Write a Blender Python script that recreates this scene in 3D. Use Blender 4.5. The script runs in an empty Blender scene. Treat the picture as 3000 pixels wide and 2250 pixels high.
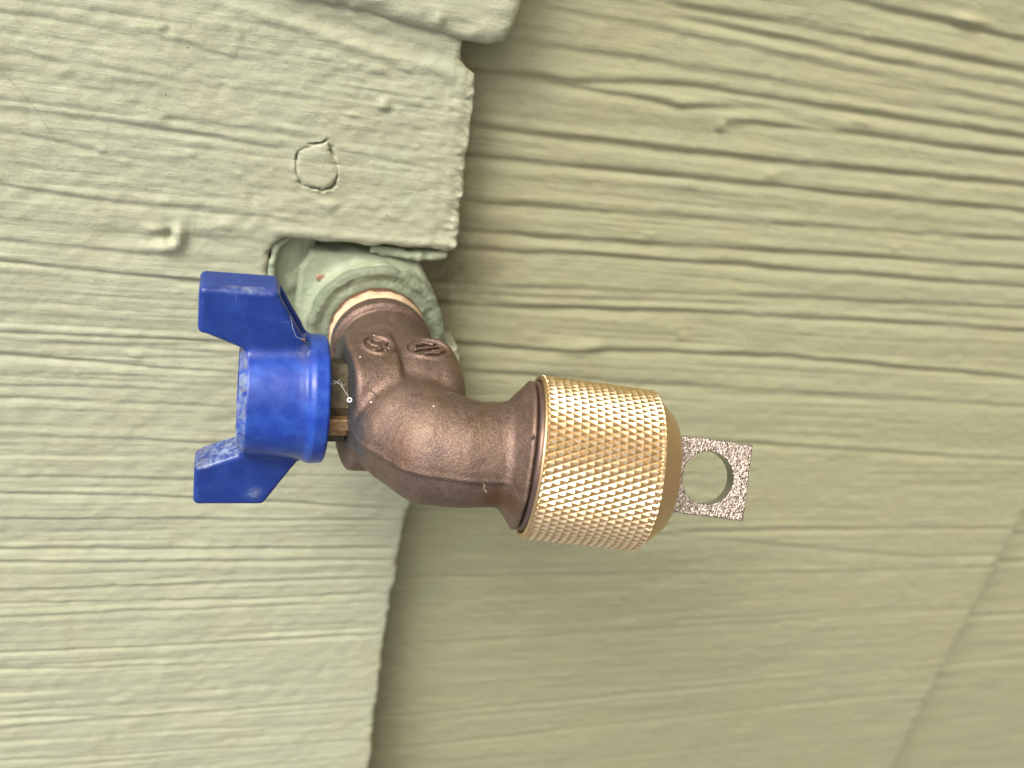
import bpy, math
import numpy as np
from mathutils import Matrix, Vector
from mathutils.geometry import delaunay_2d_cdt

# ------------------------------------------------------------------ frame
# Modelling frame, in millimetres: x runs DOWN the wall (to the right in the photograph), y sideways
# (up in the photograph), z straight out of the wall.  The phone was held sideways.
RW = Matrix(((0, 1, 0), (0, 0, -1), (-1, 0, 0)))          # modelling frame -> world
MM = 0.001
def W(p): return RW @ (Vector(p) * MM)

scene = bpy.context.scene
col = scene.collection

# ------------------------------------------------------------------ camera
cd = bpy.data.cameras.new('camera'); cam = bpy.data.objects.new('camera', cd); col.objects.link(cam)
right = Vector((0.95132, 0.17532, 0.25349)); down = Vector((0.03725, -0.88183, 0.47009)); fwd = Vector((0.30595, -0.43777, -0.84543))
m = Matrix((RW @ right, -(RW @ down), -(RW @ fwd))).transposed().to_4x4()
m.translation = W((-36.10, 91.74, 204.53))
cam.matrix_world = m
cd.sensor_width = 36; cd.lens = 36 * 2669.3 / 3000
cd.clip_start = 0.005; cd.clip_end = 200
cd.dof.use_dof = True; cd.dof.focus_distance = 0.187; cd.dof.aperture_fstop = 12.5
scene.camera = cam

# ------------------------------------------------------------------ light
SUN = RW @ Vector((-0.56, 0.68, 0.42)); SUN.normalize()
elev = math.asin(SUN.z); rot = math.atan2(SUN.x, SUN.y)
world = bpy.data.worlds.new('World'); scene.world = world; world.use_nodes = True
nt = world.node_tree; bg = nt.nodes['Background']
sky = nt.nodes.new('ShaderNodeTexSky'); sky.sky_type = 'NISHITA'; sky.sun_disc = False
sky.sun_elevation = elev; sky.sun_rotation = rot; sky.dust_density = 4.0; sky.air_density = 1.0; sky.ozone_density = 0.6
hs = nt.nodes.new('ShaderNodeHueSaturation'); hs.inputs['Saturation'].default_value = 0.45      # a hazy, greyed sky
nt.links.new(sky.outputs[0], hs.inputs['Color']); nt.links.new(hs.outputs[0], bg.inputs[0]); bg.inputs[1].default_value = 0.15
sl = bpy.data.lights.new('sun', 'SUN'); sl.energy = 1.5; sl.angle = math.radians(24); sl.color = (1, 0.975, 0.93)
so = bpy.data.objects.new('sun', sl); col.objects.link(so)
so.rotation_euler = SUN.to_track_quat('Z', 'Y').to_euler(); so.location = SUN * 2
scene.view_settings.view_transform = 'Standard'; scene.view_settings.look = 'None'
scene.view_settings.exposure = 0.62; scene.view_settings.gamma = 1

# ------------------------------------------------------------------ noise in numpy
def _h(ix, iy, iz, s):
    n = (ix.astype(np.int64) * 374761393 + iy.astype(np.int64) * 668265263 + iz.astype(np.int64) * 2147483647 + s * 1274126177) & 0xffffffff
    n = ((n ^ (n >> 13)) * 1274126177) & 0xffffffff
    n = ((n ^ (n >> 16)) * 2246822519) & 0xffffffff
    return ((n ^ (n >> 15)) & 0xffff) / 32767.5 - 1
def _f(t): return t * t * t * (t * (t * 6 - 15) + 10)
def noise2(x, y, s=0):
    x0 = np.floor(x); y0 = np.floor(y); u = _f(x - x0); v = _f(y - y0); z = np.zeros_like(x0)
    a = _h(x0, y0, z, s); b = _h(x0 + 1, y0, z, s); c = _h(x0, y0 + 1, z, s); d = _h(x0 + 1, y0 + 1, z, s)
    return (a * (1 - u) + b * u) * (1 - v) + (c * (1 - u) + d * u) * v
def noise3(x, y, z, s=0):
    x0 = np.floor(x); y0 = np.floor(y); z0 = np.floor(z); u = _f(x - x0); v = _f(y - y0); w = _f(z - z0)
    r = 0
    for i in (0, 1):
        for j in (0, 1):
            for k in (0, 1):
                r = r + _h(x0 + i, y0 + j, z0 + k, s) * (u if i else 1 - u) * (v if j else 1 - v) * (w if k else 1 - w)
    return r

# ------------------------------------------------------------------ objects
def top(name, label, cat, at=(0, 0, 0), kind=None):
    o = bpy.data.objects.new(name, None); col.objects.link(o)
    o.matrix_world = Matrix.Translation(W(at)) @ RW.to_4x4()
    o['label'] = label; o['category'] = cat; o['at'] = at
    o.empty_display_size = 0.01
    if kind: o['kind'] = kind
    return o
def mesh(name, verts, faces, mat, parent=None, smooth=True, label=None):
    at = np.array(root_at(parent)) if parent else np.zeros(3)
    me = bpy.data.meshes.new(name)
    v = ((np.asarray(verts, float) - at) * MM)
    me.from_pydata(v.tolist(), [], faces if isinstance(faces, list) else faces.tolist())
    me.materials.append(mat)
    if smooth: me.polygons.foreach_set('use_smooth', [True] * len(me.polygons))
    me.validate(); me.update()
    o = bpy.data.objects.new(name, me); col.objects.link(o)
    if parent: o.parent = parent
    else: o.matrix_world = RW.to_4x4()
    if label: o['label'] = label
    return o
def root_at(o):
    while o.parent: o = o.parent
    return tuple(o['at'])

# ------------------------------------------------------------------ signed-distance modelling
def smin(a, b, k):
    h = np.clip(0.5 + 0.5 * (b - a) / k, 0, 1); return b * (1 - h) + a * h - k * h * (1 - h)
def smax(a, b, k): return -smin(-a, -b, k)
def poly_sd(px, py, P):
    P = np.asarray(P, float); d = np.full(px.shape, 1e9); s = np.ones(px.shape)
    n = len(P); j = n - 1
    for i in range(n):
        ex, ey = P[j] - P[i]; wx = px - P[i][0]; wy = py - P[i][1]
        t = np.clip((wx * ex + wy * ey) / (ex * ex + ey * ey + 1e-12), 0, 1)
        bx = wx - ex * t; by = wy - ey * t; d = np.minimum(d, bx * bx + by * by)
        c1 = py >= P[i][1]; c2 = py < P[j][1]; c3 = ex * wy > ey * wx
        flip = (c1 & c2 & c3) | (~c1 & ~c2 & ~c3); s = np.where(flip, -s, s); j = i
    return s * np.sqrt(d)
def extrude_sd(d2, z, z0, z1, r=0.):
    w0 = d2 + r; w1 = np.abs(z - (z0 + z1) / 2) - (z1 - z0) / 2 + r
    return np.minimum(np.maximum(w0, w1), 0) + np.hypot(np.maximum(w0, 0), np.maximum(w1, 0)) - r
def capsule_sd(p, a, b, ra, rb):
    a = np.array(a, float); b = np.array(b, float); ba = b - a
    t = np.clip(sum((p[i] - a[i]) * ba[i] for i in range(3)) / (ba @ ba), 0, 1)
    return np.sqrt(sum((p[i] - a[i] - ba[i] * t) ** 2 for i in range(3))) - (ra + (rb - ra) * t)
def surface_nets(fn, lo, hi, h, refine=2):
    lo = np.array(lo, float); n = np.ceil((np.array(hi) - lo) / h).astype(int) + 1
    ax = [lo[i] + h * np.arange(n[i]) for i in range(3)]
    F = np.empty(n, np.float32)
    for i in range(0, n[0], 16):
        X, Y, Z = np.meshgrid(ax[0][i:i + 16], ax[1], ax[2], indexing='ij')
        F[i:i + 16] = fn((X, Y, Z))
    S = F < 0
    c = np.zeros(n - 1, np.int8)
    for i in (0, 1):
        for j in (0, 1):
            for k in (0, 1): c += S[i:n[0] - 1 + i, j:n[1] - 1 + j, k:n[2] - 1 + k]
    I = np.argwhere((c > 0) & (c < 8)); idx = -np.ones(n - 1, np.int64); idx[tuple(I.T)] = np.arange(len(I))
    acc = np.zeros((len(I), 3)); cnt = np.zeros(len(I))
    cor = [(i, j, k) for i in (0, 1) for j in (0, 1) for k in (0, 1)]
    for a in cor:
        for ax_ in range(3):
            if a[ax_]: continue
            b = list(a); b[ax_] = 1
            fa = F[tuple((I + a).T)]; fb = F[tuple((I + b).T)]; mk = (fa < 0) != (fb < 0)
            t = np.where(mk, fa / np.where(mk, fa - fb, 1), 0)
            p = np.array(a, float)[None] + np.zeros((len(I), 3)); p[:, ax_] += t
            acc[mk] += p[mk]; cnt[mk] += 1
    V = lo + h * (I + acc / cnt[:, None])
    Q = []
    for a in range(3):
        u, w = (a + 1) % 3, (a + 2) % 3
        sl0 = [slice(None)] * 3; sl1 = [slice(None)] * 3; sl0[a] = slice(0, -1); sl1[a] = slice(1, None)
        E = np.argwhere(S[tuple(sl0)] != S[tuple(sl1)])
        E = E[(E[:, u] > 0) & (E[:, w] > 0) & (E[:, u] < n[u] - 1) & (E[:, w] < n[w] - 1)]
        inside = S[tuple(E.T)]
        du = np.zeros(3, int); du[u] = 1; dw = np.zeros(3, int); dw[w] = 1
        q = np.stack([idx[tuple((E - du - dw).T)], idx[tuple((E - dw).T)], idx[tuple(E.T)], idx[tuple((E - du).T)]], 1)
        q[~inside] = q[~inside][:, ::-1]; Q.append(q)
    Q = np.concatenate(Q); Q = Q[(Q >= 0).all(1)]
    for _ in range(refine):
        p = [V[:, 0], V[:, 1], V[:, 2]]; d = fn(tuple(p)); e = h * 0.3; g = []
        for a in range(3):
            q1 = list(p); q2 = list(p); q1[a] = p[a] + e; q2[a] = p[a] - e
            g.append((fn(tuple(q1)) - fn(tuple(q2))) / (2 * e))
        g = np.stack(g, 1); l2 = np.maximum((g * g).sum(1), 0.2)
        st = (d / l2)[:, None] * g; ln = np.linalg.norm(st, axis=1, keepdims=True)
        V = V - st * np.minimum(1, h * 0.5 / np.maximum(ln, 1e-9)) * 0.8
    return V, Q

# ------------------------------------------------------------------ materials
def new_mat(name):
    m = bpy.data.materials.new(name); m.use_nodes = True; n = m.node_tree.nodes; b = n['Principled BSDF']
    return m, n, m.node_tree.links, b
def coords(n, l, scale=(1, 1, 1)):
    t = n.new('ShaderNodeTexCoord'); mp = n.new('ShaderNodeMapping'); mp.inputs['Scale'].default_value = [s * 1000 for s in scale]
    l.new(t.outputs['Object'], mp.inputs['Vector']); return mp.outputs[0]
def nz(n, l, vec, scale, detail=4, rough=0.55, dist=0.):
    t = n.new('ShaderNodeTexNoise'); t.inputs['Scale'].default_value = scale; t.inputs['Detail'].default_value = detail
    t.inputs['Roughness'].default_value = rough; t.inputs['Distortion'].default_value = dist; l.new(vec, t.inputs['Vector']); return t.outputs['Fac']
def ramp(n, l, fac, stops):
    r = n.new('ShaderNodeValToRGB'); l.new(fac, r.inputs[0]); e = r.color_ramp.elements
    while len(e) < len(stops): e.new(0.5)
    for el, (p, c) in zip(e, stops): el.position = p; el.color = (*c, 1) if len(c) == 3 else c
    return r.outputs[0]
def mix(n, l, fac, a, b):
    x = n.new('ShaderNodeMix'); x.data_type = 'RGBA'
    for s, v in (('Factor', fac),): 
        if isinstance(v, (int, float)): x.inputs[0].default_value = v
        else: l.new(v, x.inputs[0])
    for i, v in ((6, a), (7, b)):
        if isinstance(v, tuple): x.inputs[i].default_value = (*v, 1)
        else: l.new(v, x.inputs[i])
    return x.outputs[2]
def bump(n, l, h, strength, dist, prev=None):
    b = n.new('ShaderNodeBump'); b.inputs['Strength'].default_value = strength; b.inputs['Distance'].default_value = dist * MM
    l.new(h, b.inputs['Height'])
    if prev: l.new(prev, b.inputs['Normal'])
    return b.outputs[0]
def g(v): return (v, v, v)

def paint_mat(name, base, green, rough=0.42, grain=True):
    m, n, l, b = new_mat(name)
    v = coords(n, l)
    big = nz(n, l, v, 0.045, 3); fine = nz(n, l, v, 1.6, 5, 0.6)
    c = mix(n, l, ramp(n, l, big, [(0.35, g(0)), (0.68, g(1))]), base, green)
    c = mix(n, l, ramp(n, l, fine, [(0.3, g(0)), (0.75, g(0.16))]), c, tuple(x * 0.72 for x in base))
    specks = nz(n, l, v, 1.1, 2, 0.5)
    c = mix(n, l, ramp(n, l, specks, [(0.755, g(0)), (0.775, g(0.75))]), c, (0.13, 0.12, 0.08))
    dt = n.new('ShaderNodeAttribute'); dt.attribute_name = 'brown_tint'
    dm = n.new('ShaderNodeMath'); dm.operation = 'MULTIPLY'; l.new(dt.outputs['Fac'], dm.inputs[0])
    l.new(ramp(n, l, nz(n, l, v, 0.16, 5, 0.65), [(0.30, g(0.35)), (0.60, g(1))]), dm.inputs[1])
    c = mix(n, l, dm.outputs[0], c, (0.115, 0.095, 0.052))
    l.new(c, b.inputs['Base Color'])
    rr = nz(n, l, v, 0.35, 4)
    l.new(ramp(n, l, rr, [(0.3, g(rough - 0.06)), (0.7, g(rough + 0.14))]), b.inputs['Roughness'])
    b.inputs['Specular IOR Level'].default_value = 0.35
    nm = bump(n, l, nz(n, l, v, 0.8, 5, 0.66), 0.6, 0.26)
    nm = bump(n, l, nz(n, l, v, 2.6, 4, 0.65), 0.6, 0.10, nm)
    if grain:
        vs = coords(n, l, (0.10, 1.0, 1.0)); nm = bump(n, l, nz(n, l, vs, 1.3, 4, 0.6, 0.4), 0.55, 0.26, nm)
    l.new(nm, b.inputs['Normal'])
    return m
M_wall = paint_mat('sage_paint', (0.420, 0.420, 0.288), (0.403, 0.424, 0.297))
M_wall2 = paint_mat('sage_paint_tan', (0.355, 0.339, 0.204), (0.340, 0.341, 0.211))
M_thick = paint_mat('sage_paint_thick', (0.400, 0.435, 0.305), (0.320, 0.370, 0.250), 0.40, False)
M_rim = paint_mat('sage_rim_dark', (0.215, 0.245, 0.165), (0.18, 0.215, 0.14), 0.45, False)  # darker, greyer base than the fitting body

def bronze_mat():
    m, n, l, b = new_mat('tarnished_bronze'); v = coords(n, l)
    a = nz(n, l, v, 0.16, 4, 0.55); c = nz(n, l, v, 0.5, 4, 0.6); f = nz(n, l, v, 3.2, 3, 0.6)
    cl = ramp(n, l, a, [(0.28, (0.100, 0.070, 0.060)), (0.5, (0.155, 0.104, 0.084)), (0.72, (0.180, 0.124, 0.078))])
    cl = mix(n, l, ramp(n, l, c, [(0.35, g(0)), (0.8, g(0.45))]), cl, (0.26, 0.175, 0.145))
    cl = mix(n, l, ramp(n, l, f, [(0.42, g(0)), (0.66, g(0.6))]), cl, (0.38, 0.26, 0.195))
    stain = nz(n, l, v, 0.17, 5, 0.6, 0.5)
    cl = mix(n, l, ramp(n, l, stain, [(0.58, g(0)), (0.74, g(0.5))]), cl, (0.12, 0.065, 0.030))
    sa = n.new('ShaderNodeAttribute'); sa.attribute_name = 'stain'
    cl = mix(n, l, sa.outputs['Fac'], cl, (0.17, 0.085, 0.040))
    du = n.new('ShaderNodeAttribute'); du.attribute_name = 'dust'
    cl = mix(n, l, du.outputs['Fac'], cl, (0.13, 0.14, 0.155))
    l.new(cl, b.inputs['Base Color']); b.inputs['Metallic'].default_value = 0.82
    l.new(ramp(n, l, c, [(0.3, g(0.43)), (0.7, g(0.56))]), b.inputs['Roughness'])
    nm = bump(n, l, nz(n, l, v, 3.4, 3, 0.6), 1.0, 0.15)
    nm = bump(n, l, nz(n, l, v, 0.45, 3), 0.3, 0.25, nm)
    l.new(nm, b.inputs['Normal']); return m
M_bronze = bronze_mat()

def dark_bronze():
    m, n, l, b = new_mat('smooth_dark_bronze'); v = coords(n, l); a = nz(n, l, v, 0.3, 4)
    l.new(ramp(n, l, a, [(0.3, (0.125, 0.088, 0.080)), (0.7, (0.20, 0.125, 0.095))]), b.inputs['Base Color'])
    b.inputs['Metallic'].default_value = 0.7; b.inputs['Roughness'].default_value = 0.4
    l.new(bump(n, l, nz(n, l, v, 2.5, 3), 0.4, 0.05), b.inputs['Normal']); return m
M_bronze2 = dark_bronze()

def brass_mat():
    m, n, l, b = new_mat('bright_brass'); v = coords(n, l); a = nz(n, l, v, 0.9, 5, 0.6)
    l.new(ramp(n, l, a, [(0.3, (0.78, 0.545, 0.30)), (0.7, (0.90, 0.68, 0.42))]), b.inputs['Base Color'])
    b.inputs['Metallic'].default_value = 1; b.inputs['Roughness'].default_value = 0.29
    l.new(bump(n, l, nz(n, l, v, 5, 3), 0.35, 0.03), b.inputs['Normal']); return m
M_brass = brass_mat()
def turned_brass():
    m, n, l, b = new_mat('turned_brass'); v = coords(n, l)
    b.inputs['Base Color'].default_value = (0.70, 0.50, 0.28, 1)
    b.inputs['Metallic'].default_value = 1; b.inputs['Roughness'].default_value = 0.42
    vs = coords(n, l, (1, 0.02, 0.02)); l.new(bump(n, l, nz(n, l, vs, 6, 3), 0.5, 0.03), b.inputs['Normal']); return m
M_turned = turned_brass()
def plate_mat():
    m, n, l, b = new_mat('rough_plated_steel'); v = coords(n, l)
    l.new(ramp(n, l, nz(n, l, v, 1.9, 3, 0.6), [(0.36, (0.27, 0.205, 0.165)), (0.52, (0.58, 0.49, 0.42)), (0.68, (0.90, 0.81, 0.72))]), b.inputs['Base Color']); b.inputs['Metallic'].default_value = 1  # mottled base colour: painted glints and dark reflections, with tarnish in the pits
    b.inputs['Roughness'].default_value = 0.24
    nm = bump(n, l, nz(n, l, v, 3.0, 2, 0.6), 1.0, 0.40); l.new(nm, b.inputs['Normal']); return m
M_plate = plate_mat()
def plate_side():
    m, n, l, b = new_mat('smooth_plated_steel'); v = coords(n, l)
    b.inputs['Base Color'].default_value = (0.40, 0.40, 0.36, 1); b.inputs['Metallic'].default_value = 1; b.inputs['Roughness'].default_value = 0.35
    l.new(bump(n, l, nz(n, l, v, 1.6, 3), 0.3, 0.1), b.inputs['Normal']); return m
M_side = plate_side()

def blue_mat():
    m, n, l, b = new_mat('worn_blue_plastic'); v = coords(n, l)
    a = nz(n, l, v, 0.13, 4, 0.6); f = nz(n, l, v, 0.30, 6, 0.66, 0.0)
    c = ramp(n, l, a, [(0.32, (0.008, 0.028, 0.175)), (0.62, (0.011, 0.036, 0.22)), (0.8, (0.018, 0.058, 0.29))])
    c = mix(n, l, ramp(n, l, f, [(0.45, g(0)), (0.75, g(0.22))]), c, (0.05, 0.12, 0.42))
    a2 = n.new('ShaderNodeAttribute'); a2.attribute_name = 'fade'
    c = mix(n, l, a2.outputs['Fac'], c, mix(n, l, ramp(n, l, f, [(0.40, g(0)), (0.72, g(1))]), (0.012, 0.046, 0.32), (0.030, 0.098, 0.44)))
    # grime and wear: stored per vertex, on the upward faces and the rubbed edges
    at = n.new('ShaderNodeAttribute'); at.attribute_name = 'wear'
    ml = n.new('ShaderNodeMath'); ml.operation = 'MULTIPLY'; l.new(at.outputs['Fac'], ml.inputs[0])
    l.new(ramp(n, l, nz(n, l, v, 0.38, 6, 0.72, 1.0), [(0.42, g(0.05)), (0.60, g(1))]), ml.inputs[1])
    c2 = mix(n, l, ramp(n, l, f, [(0.35, g(0)), (0.6, g(1))]), (0.16, 0.15, 0.15), (0.20, 0.27, 0.44))
    c = mix(n, l, ml.outputs[0], c, c2)
    l.new(c, b.inputs['Base Color'])
    l.new(ramp(n, l, f, [(0.3, g(0.29)), (0.75, g(0.37))]), b.inputs['Roughness'])
    b.inputs['Specular IOR Level'].default_value = 0.42
    for k, sc in enumerate(((0.12, 2.4, 2.0), (2.2, 0.15, 2.0))):       # hairline scratches
        mp = n.new('ShaderNodeMapping'); mp.inputs['Rotation'].default_value = (0.2, 0.1, 0.45 - 0.8 * k); mp.inputs['Scale'].default_value = sc; l.new(v, mp.inputs['Vector'])
        c = mix(n, l, ramp(n, l, nz(n, l, mp.outputs[0], 0.9, 2, 0.5), [(0.735, g(0)), (0.755, g(0.45))]), c, (0.22, 0.28, 0.48))
    l.new(c, b.inputs['Base Color'])
    # fine scratches
    vs = coords(n, l, (0.25, 1.6, 1)); nm = bump(n, l, nz(n, l, vs, 1.2, 5, 0.7), 0.25, 0.05)
    nm = bump(n, l, nz(n, l, v, 0.35, 3), 0.25, 0.25, nm)
    l.new(nm, b.inputs['Normal']); return m
M_blue = blue_mat()

def plain(name, colr, rough=0.6, metal=0., sc=1.5, bs=0.4, bd=0.1, var=0.25):
    m, n, l, b = new_mat(name); v = coords(n, l); a = nz(n, l, v, sc, 4)
    l.new(ramp(n, l, a, [(0.3, tuple(x * (1 - var) for x in colr)), (0.7, tuple(min(1, x * (1 + var)) for x in colr))]), b.inputs['Base Color'])
    b.inputs['Roughness'].default_value = rough; b.inputs['Metallic'].default_value = metal
    l.new(bump(n, l, a, bs, bd), b.inputs['Normal']); return m
M_dark = plain('dark_gap', (0.02, 0.018, 0.014), 0.9)
M_cream = plain('cream_sealant', (0.66, 0.47, 0.30), 0.5, 0.0, 0.35, 0.3, 0.2, 0.35)
M_copper = plain('bare_copper', (0.40, 0.25, 0.16), 0.5, 0.3)
M_rust = plain('dark_thread', (0.16, 0.08, 0.045), 0.6, 0.4)
M_oldbrass = plain('old_brass', (0.30, 0.185, 0.085), 0.5, 0.5, 1.2, 0.5, 0.12, 0.3)
M_nut = plain('grimy_brass', (0.085, 0.065, 0.035), 0.6, 0.3, 0.8, 0.6, 0.25, 0.45)
M_white = plain('white_fluff', (0.80, 0.80, 0.86), 0.8, 0, 3)
M_silk = plain('silk', (0.75, 0.75, 0.72), 0.5)
M_fleck = plain('pale_fleck', (0.75, 0.66, 0.5), 0.7)
M_black = plain('dark_debris', (0.05, 0.035, 0.03), 0.8)
M_rubber = plain('dark_rubber', (0.022, 0.014, 0.012), 0.35, 0.)

# ------------------------------------------------------------------ shingle wall
GR_L = [[[-78.4,61.4],[-65.0,61.2],[-51.0,61.0],[-34.7,58.9]],[[-78.9,53.6],[-61.9,53.5],[-43.5,52.7],[-20.4,52.5]],[[-79.5,43.3],[-56.8,43.1],[-50.9,42.6],[-27.6,41.4]],[[-79.8,38.7],[-61.4,36.5],[-51.0,35.7]],[[-80.5,27.3],[-60.1,26.0],[-28.3,25.7],[-18.3,24.5]],[[-81.3,15.2],[-57.1,14.5]],[[-81.6,10.7],[-41.5,9.3]],[[-82.6,-6.4],[-41.2,-6.1]],[[-83.0,-11.7],[-41.0,-13.8]],[[-83.7,-22.7],[-40.8,-23.6]],[[-84.3,-32.8],[-40.5,-34.1]],[[-85.0,-44.3],[-41.9,-45.0]],[[-85.3,-49.0],[-41.8,-50.8],[10.7,-54.3]],[[-85.8,-56.8],[13.1,-58.1]],[[-86.4,-66.3],[12.3,-67.9]],[[-86.7,-70.4],[12.8,-72.1]],[[-87.2,-78.7],[13.6,-78.7]],[[-87.5,-83.2],[-17.3,-84.8],[13.8,-83.9]],[[-87.7,-87.7],[11.2,-87.5]],[[-88.5,-99.9],[-43.6,-100.1],[12.6,-99.8]],[[-88.9,-106.3],[-46.1,-107.9]],[[-90.0,-124.0],[-36.5,-127.5]],[[-90.3,-127.9],[13.9,-126.3]],[[-91.1,-140.7],[5.0,-143.7]],[[-41.0,44.9],[19.0,43.7]],[[-12.3,42.4],[18.0,39.6]],[[-79.2,48.8],[-54.3,49.4]],[[-80.2,31.7],[-47.6,32.4]]]
W_L = [.5,.5,1.,.7,.9,.5,1.,.5,.8,.5,.5,.5,.8,.6,1.,.9,.6,.7,.6,1.,.6,.5,.8,.7,.4,.5,.3,.4]
GR_M = [[[65.2,83.3],[169.2,83.0]],[[65.9,80.6],[171.6,78.4]],[[67.0,77.1],[174.2,73.7]],[[69.2,69.4],[176.2,69.9]],[[20.0,61.1],[62.1,61.3],[71.7,60.7],[89.7,62.5]],[[18.2,62.1],[43.5,63.2],[70.2,65.9],[178.6,65.6]],[[85.9,58.8],[122.9,60.2],[181.2,60.6]],[[20.1,49.4],[65.2,49.4],[74.9,49.5],[185.7,52.4]],[[19.4,42.2],[67.0,42.8],[76.8,43.0],[189.7,44.9]],[[20.1,37.4],[68.1,38.6],[109.5,38.1]],[[19.9,31.1],[69.9,32.0],[79.8,32.4],[194.4,36.4]],[[20.4,23.2],[72.0,24.0],[141.2,26.6],[198.9,28.0]],[[34.5,18.8],[83.3,20.4],[202.1,22.1]],[[36.2,9.4],[86.0,10.9],[206.1,14.8]],[[36.8,6.6],[86.7,8.5],[116.1,9.9]],[[37.3,3.6],[87.5,5.7],[210.2,7.1]],[[29.8,-7.9],[49.5,-8.9],[64.6,-8.0],[125.4,-6.5],[219.4,-9.9]],[[25.9,78.5],[57.7,77.6],[85.7,77.6]],[[108.2,91.3],[165.4,90.0]],[[29.4,69.3],[59.8,69.8]],[[31.1,-16.1],[123.7,-18.8],[224.9,-20.2]],[[99.6,-36.5],[236.7,-42.0]],[[109.7,-71.4],[253.0,-72.1]],[[28.4,-62.7],[85.3,-71.1],[211.9,-85.4]],[[121.2,-111.3],[240.0,-111.2]],[[32.1,-88.4],[199.3,-91.3]],[[36.2,-116.6],[240.9,-112.9]],[[41.3,-150.9],[222.7,-145.6]],[[37.8,-168.8],[212.8,-161.6]]]
W_M = [1.,.7,.5,.6,.8,1.1,1.2,1.1,1.,.5,.8,1.,1.,.6,.6,1.1,1.2,.5,.9,.5,.6,.7,.8,.5,.7,.6,.6,.7,.7]

def grain(x, y, lines, wts, seed, amp, wid=1.0, fine=1.0):
    z = np.zeros_like(x)
    for li, (L, w) in enumerate(zip(lines, wts)):
        xs = np.array([p[0] for p in L]); ys = np.array([p[1] for p in L])
        wob = noise2(x / 9 + li * 7.3, x * 0 + li, seed) * 0.16 + noise2(x / 30 + li, x * 0 + li * 3.1, seed + 5) * 0.25
        yc = np.interp(x, xs, ys) + wob
        fade = np.clip((x - xs[0] + 6) / 8, 0, 1) * np.clip((xs[-1] + 10 - x) / 10, 0, 1)
        if xs[0] < -70 or xs[0] < 45: fade = np.clip((xs[-1] + 10 - x) / 10, 0, 1)
        if xs[-1] > 160: fade = np.clip((x - xs[0] + 6) / 8, 0, 1) if xs[0] > 45 else 1
        fade = fade * (0.8 + 0.35 * noise2(x / 14, x * 0 + li * 5.7, seed + 9))
        d = y - yc
        # raised late wood above, steep undercut, shallow trough below
        z += amp * w * fade * (-1.0 * np.exp(-(np.abs(d + 0.25) / np.where(d > -0.25, 0.55 * wid, 1.0 * wid)) ** 1.7) + 0.35 * np.exp(-((d - 1.2 * wid) / (0.9 * wid)) ** 2))
    # many faint lines of grain, stretched along the board
    yy = y + 0.7 * noise2(x / 90, y / 40, seed + 11) + 0.10 * noise2(x / 22, y / 9, seed + 12)
    for k, (s, a) in enumerate(((3.1, .20), (1.7, .17), (0.95, .11))):
        q = noise2(x / 70 + k * 9, yy / s, seed + 20 + k); t = (1 - np.abs(q)) ** 3
        z -= fine * amp * a * t * 1.5 * (0.55 + 0.6 * noise2(x / 30, y / 9, seed + 31 + k))
    return z
def bumps(x, y, items):
    z = np.zeros_like(x)
    for bx, by, rx, ry, h in items:
        d2 = ((x - bx) / rx) ** 2 + ((y - by) / ry) ** 2
        z += h * np.exp(-d2 ** 1.3)
    return z
def paint_lumps(x, y, seed, a=1.):
    return a * (0.10 * noise2(x / 3.2, y / 2.2, seed) + 0.05 * noise2(x / 1.1, y / 1.0, seed + 1) + 0.16 * noise2(x / 14, y / 9, seed + 2))

def seg_dist(x, y, P):
    d = np.full(x.shape, 1e9)
    for a, b in zip(P[:-1], P[1:]):
        ex, ey = b[0] - a[0], b[1] - a[1]; t = np.clip(((x - a[0]) * ex + (y - a[1]) * ey) / (ex * ex + ey * ey), 0, 1)
        d = np.minimum(d, np.hypot(x - a[0] - ex * t, y - a[1] - ey * t))
    return d
def ragged(P, step, amp, seed):
    out = []
    for i, (a, b) in enumerate(zip(P, P[1:] + P[:1])):
        a = np.array(a, float); b = np.array(b, float); L = np.linalg.norm(b - a); k = max(1, int(L / step))
        nrm = np.array([-(b - a)[1], (b - a)[0]]) / L
        for j in range(k):
            t = j / k; p = a + (b - a) * t; e = min(1, t * L / 1.0, (1 - t) * L / 1.0)
            s = noise2(np.array([p[0] / 2.1]), np.array([p[1] / 2.1]), seed)[0] * 0.8 + noise2(np.array([p[0] / 4.5]), np.array([p[1] / 4.5]), seed + 3)[0]
            out.append(p + nrm * s * amp * e)
    return np.array(out)
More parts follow.
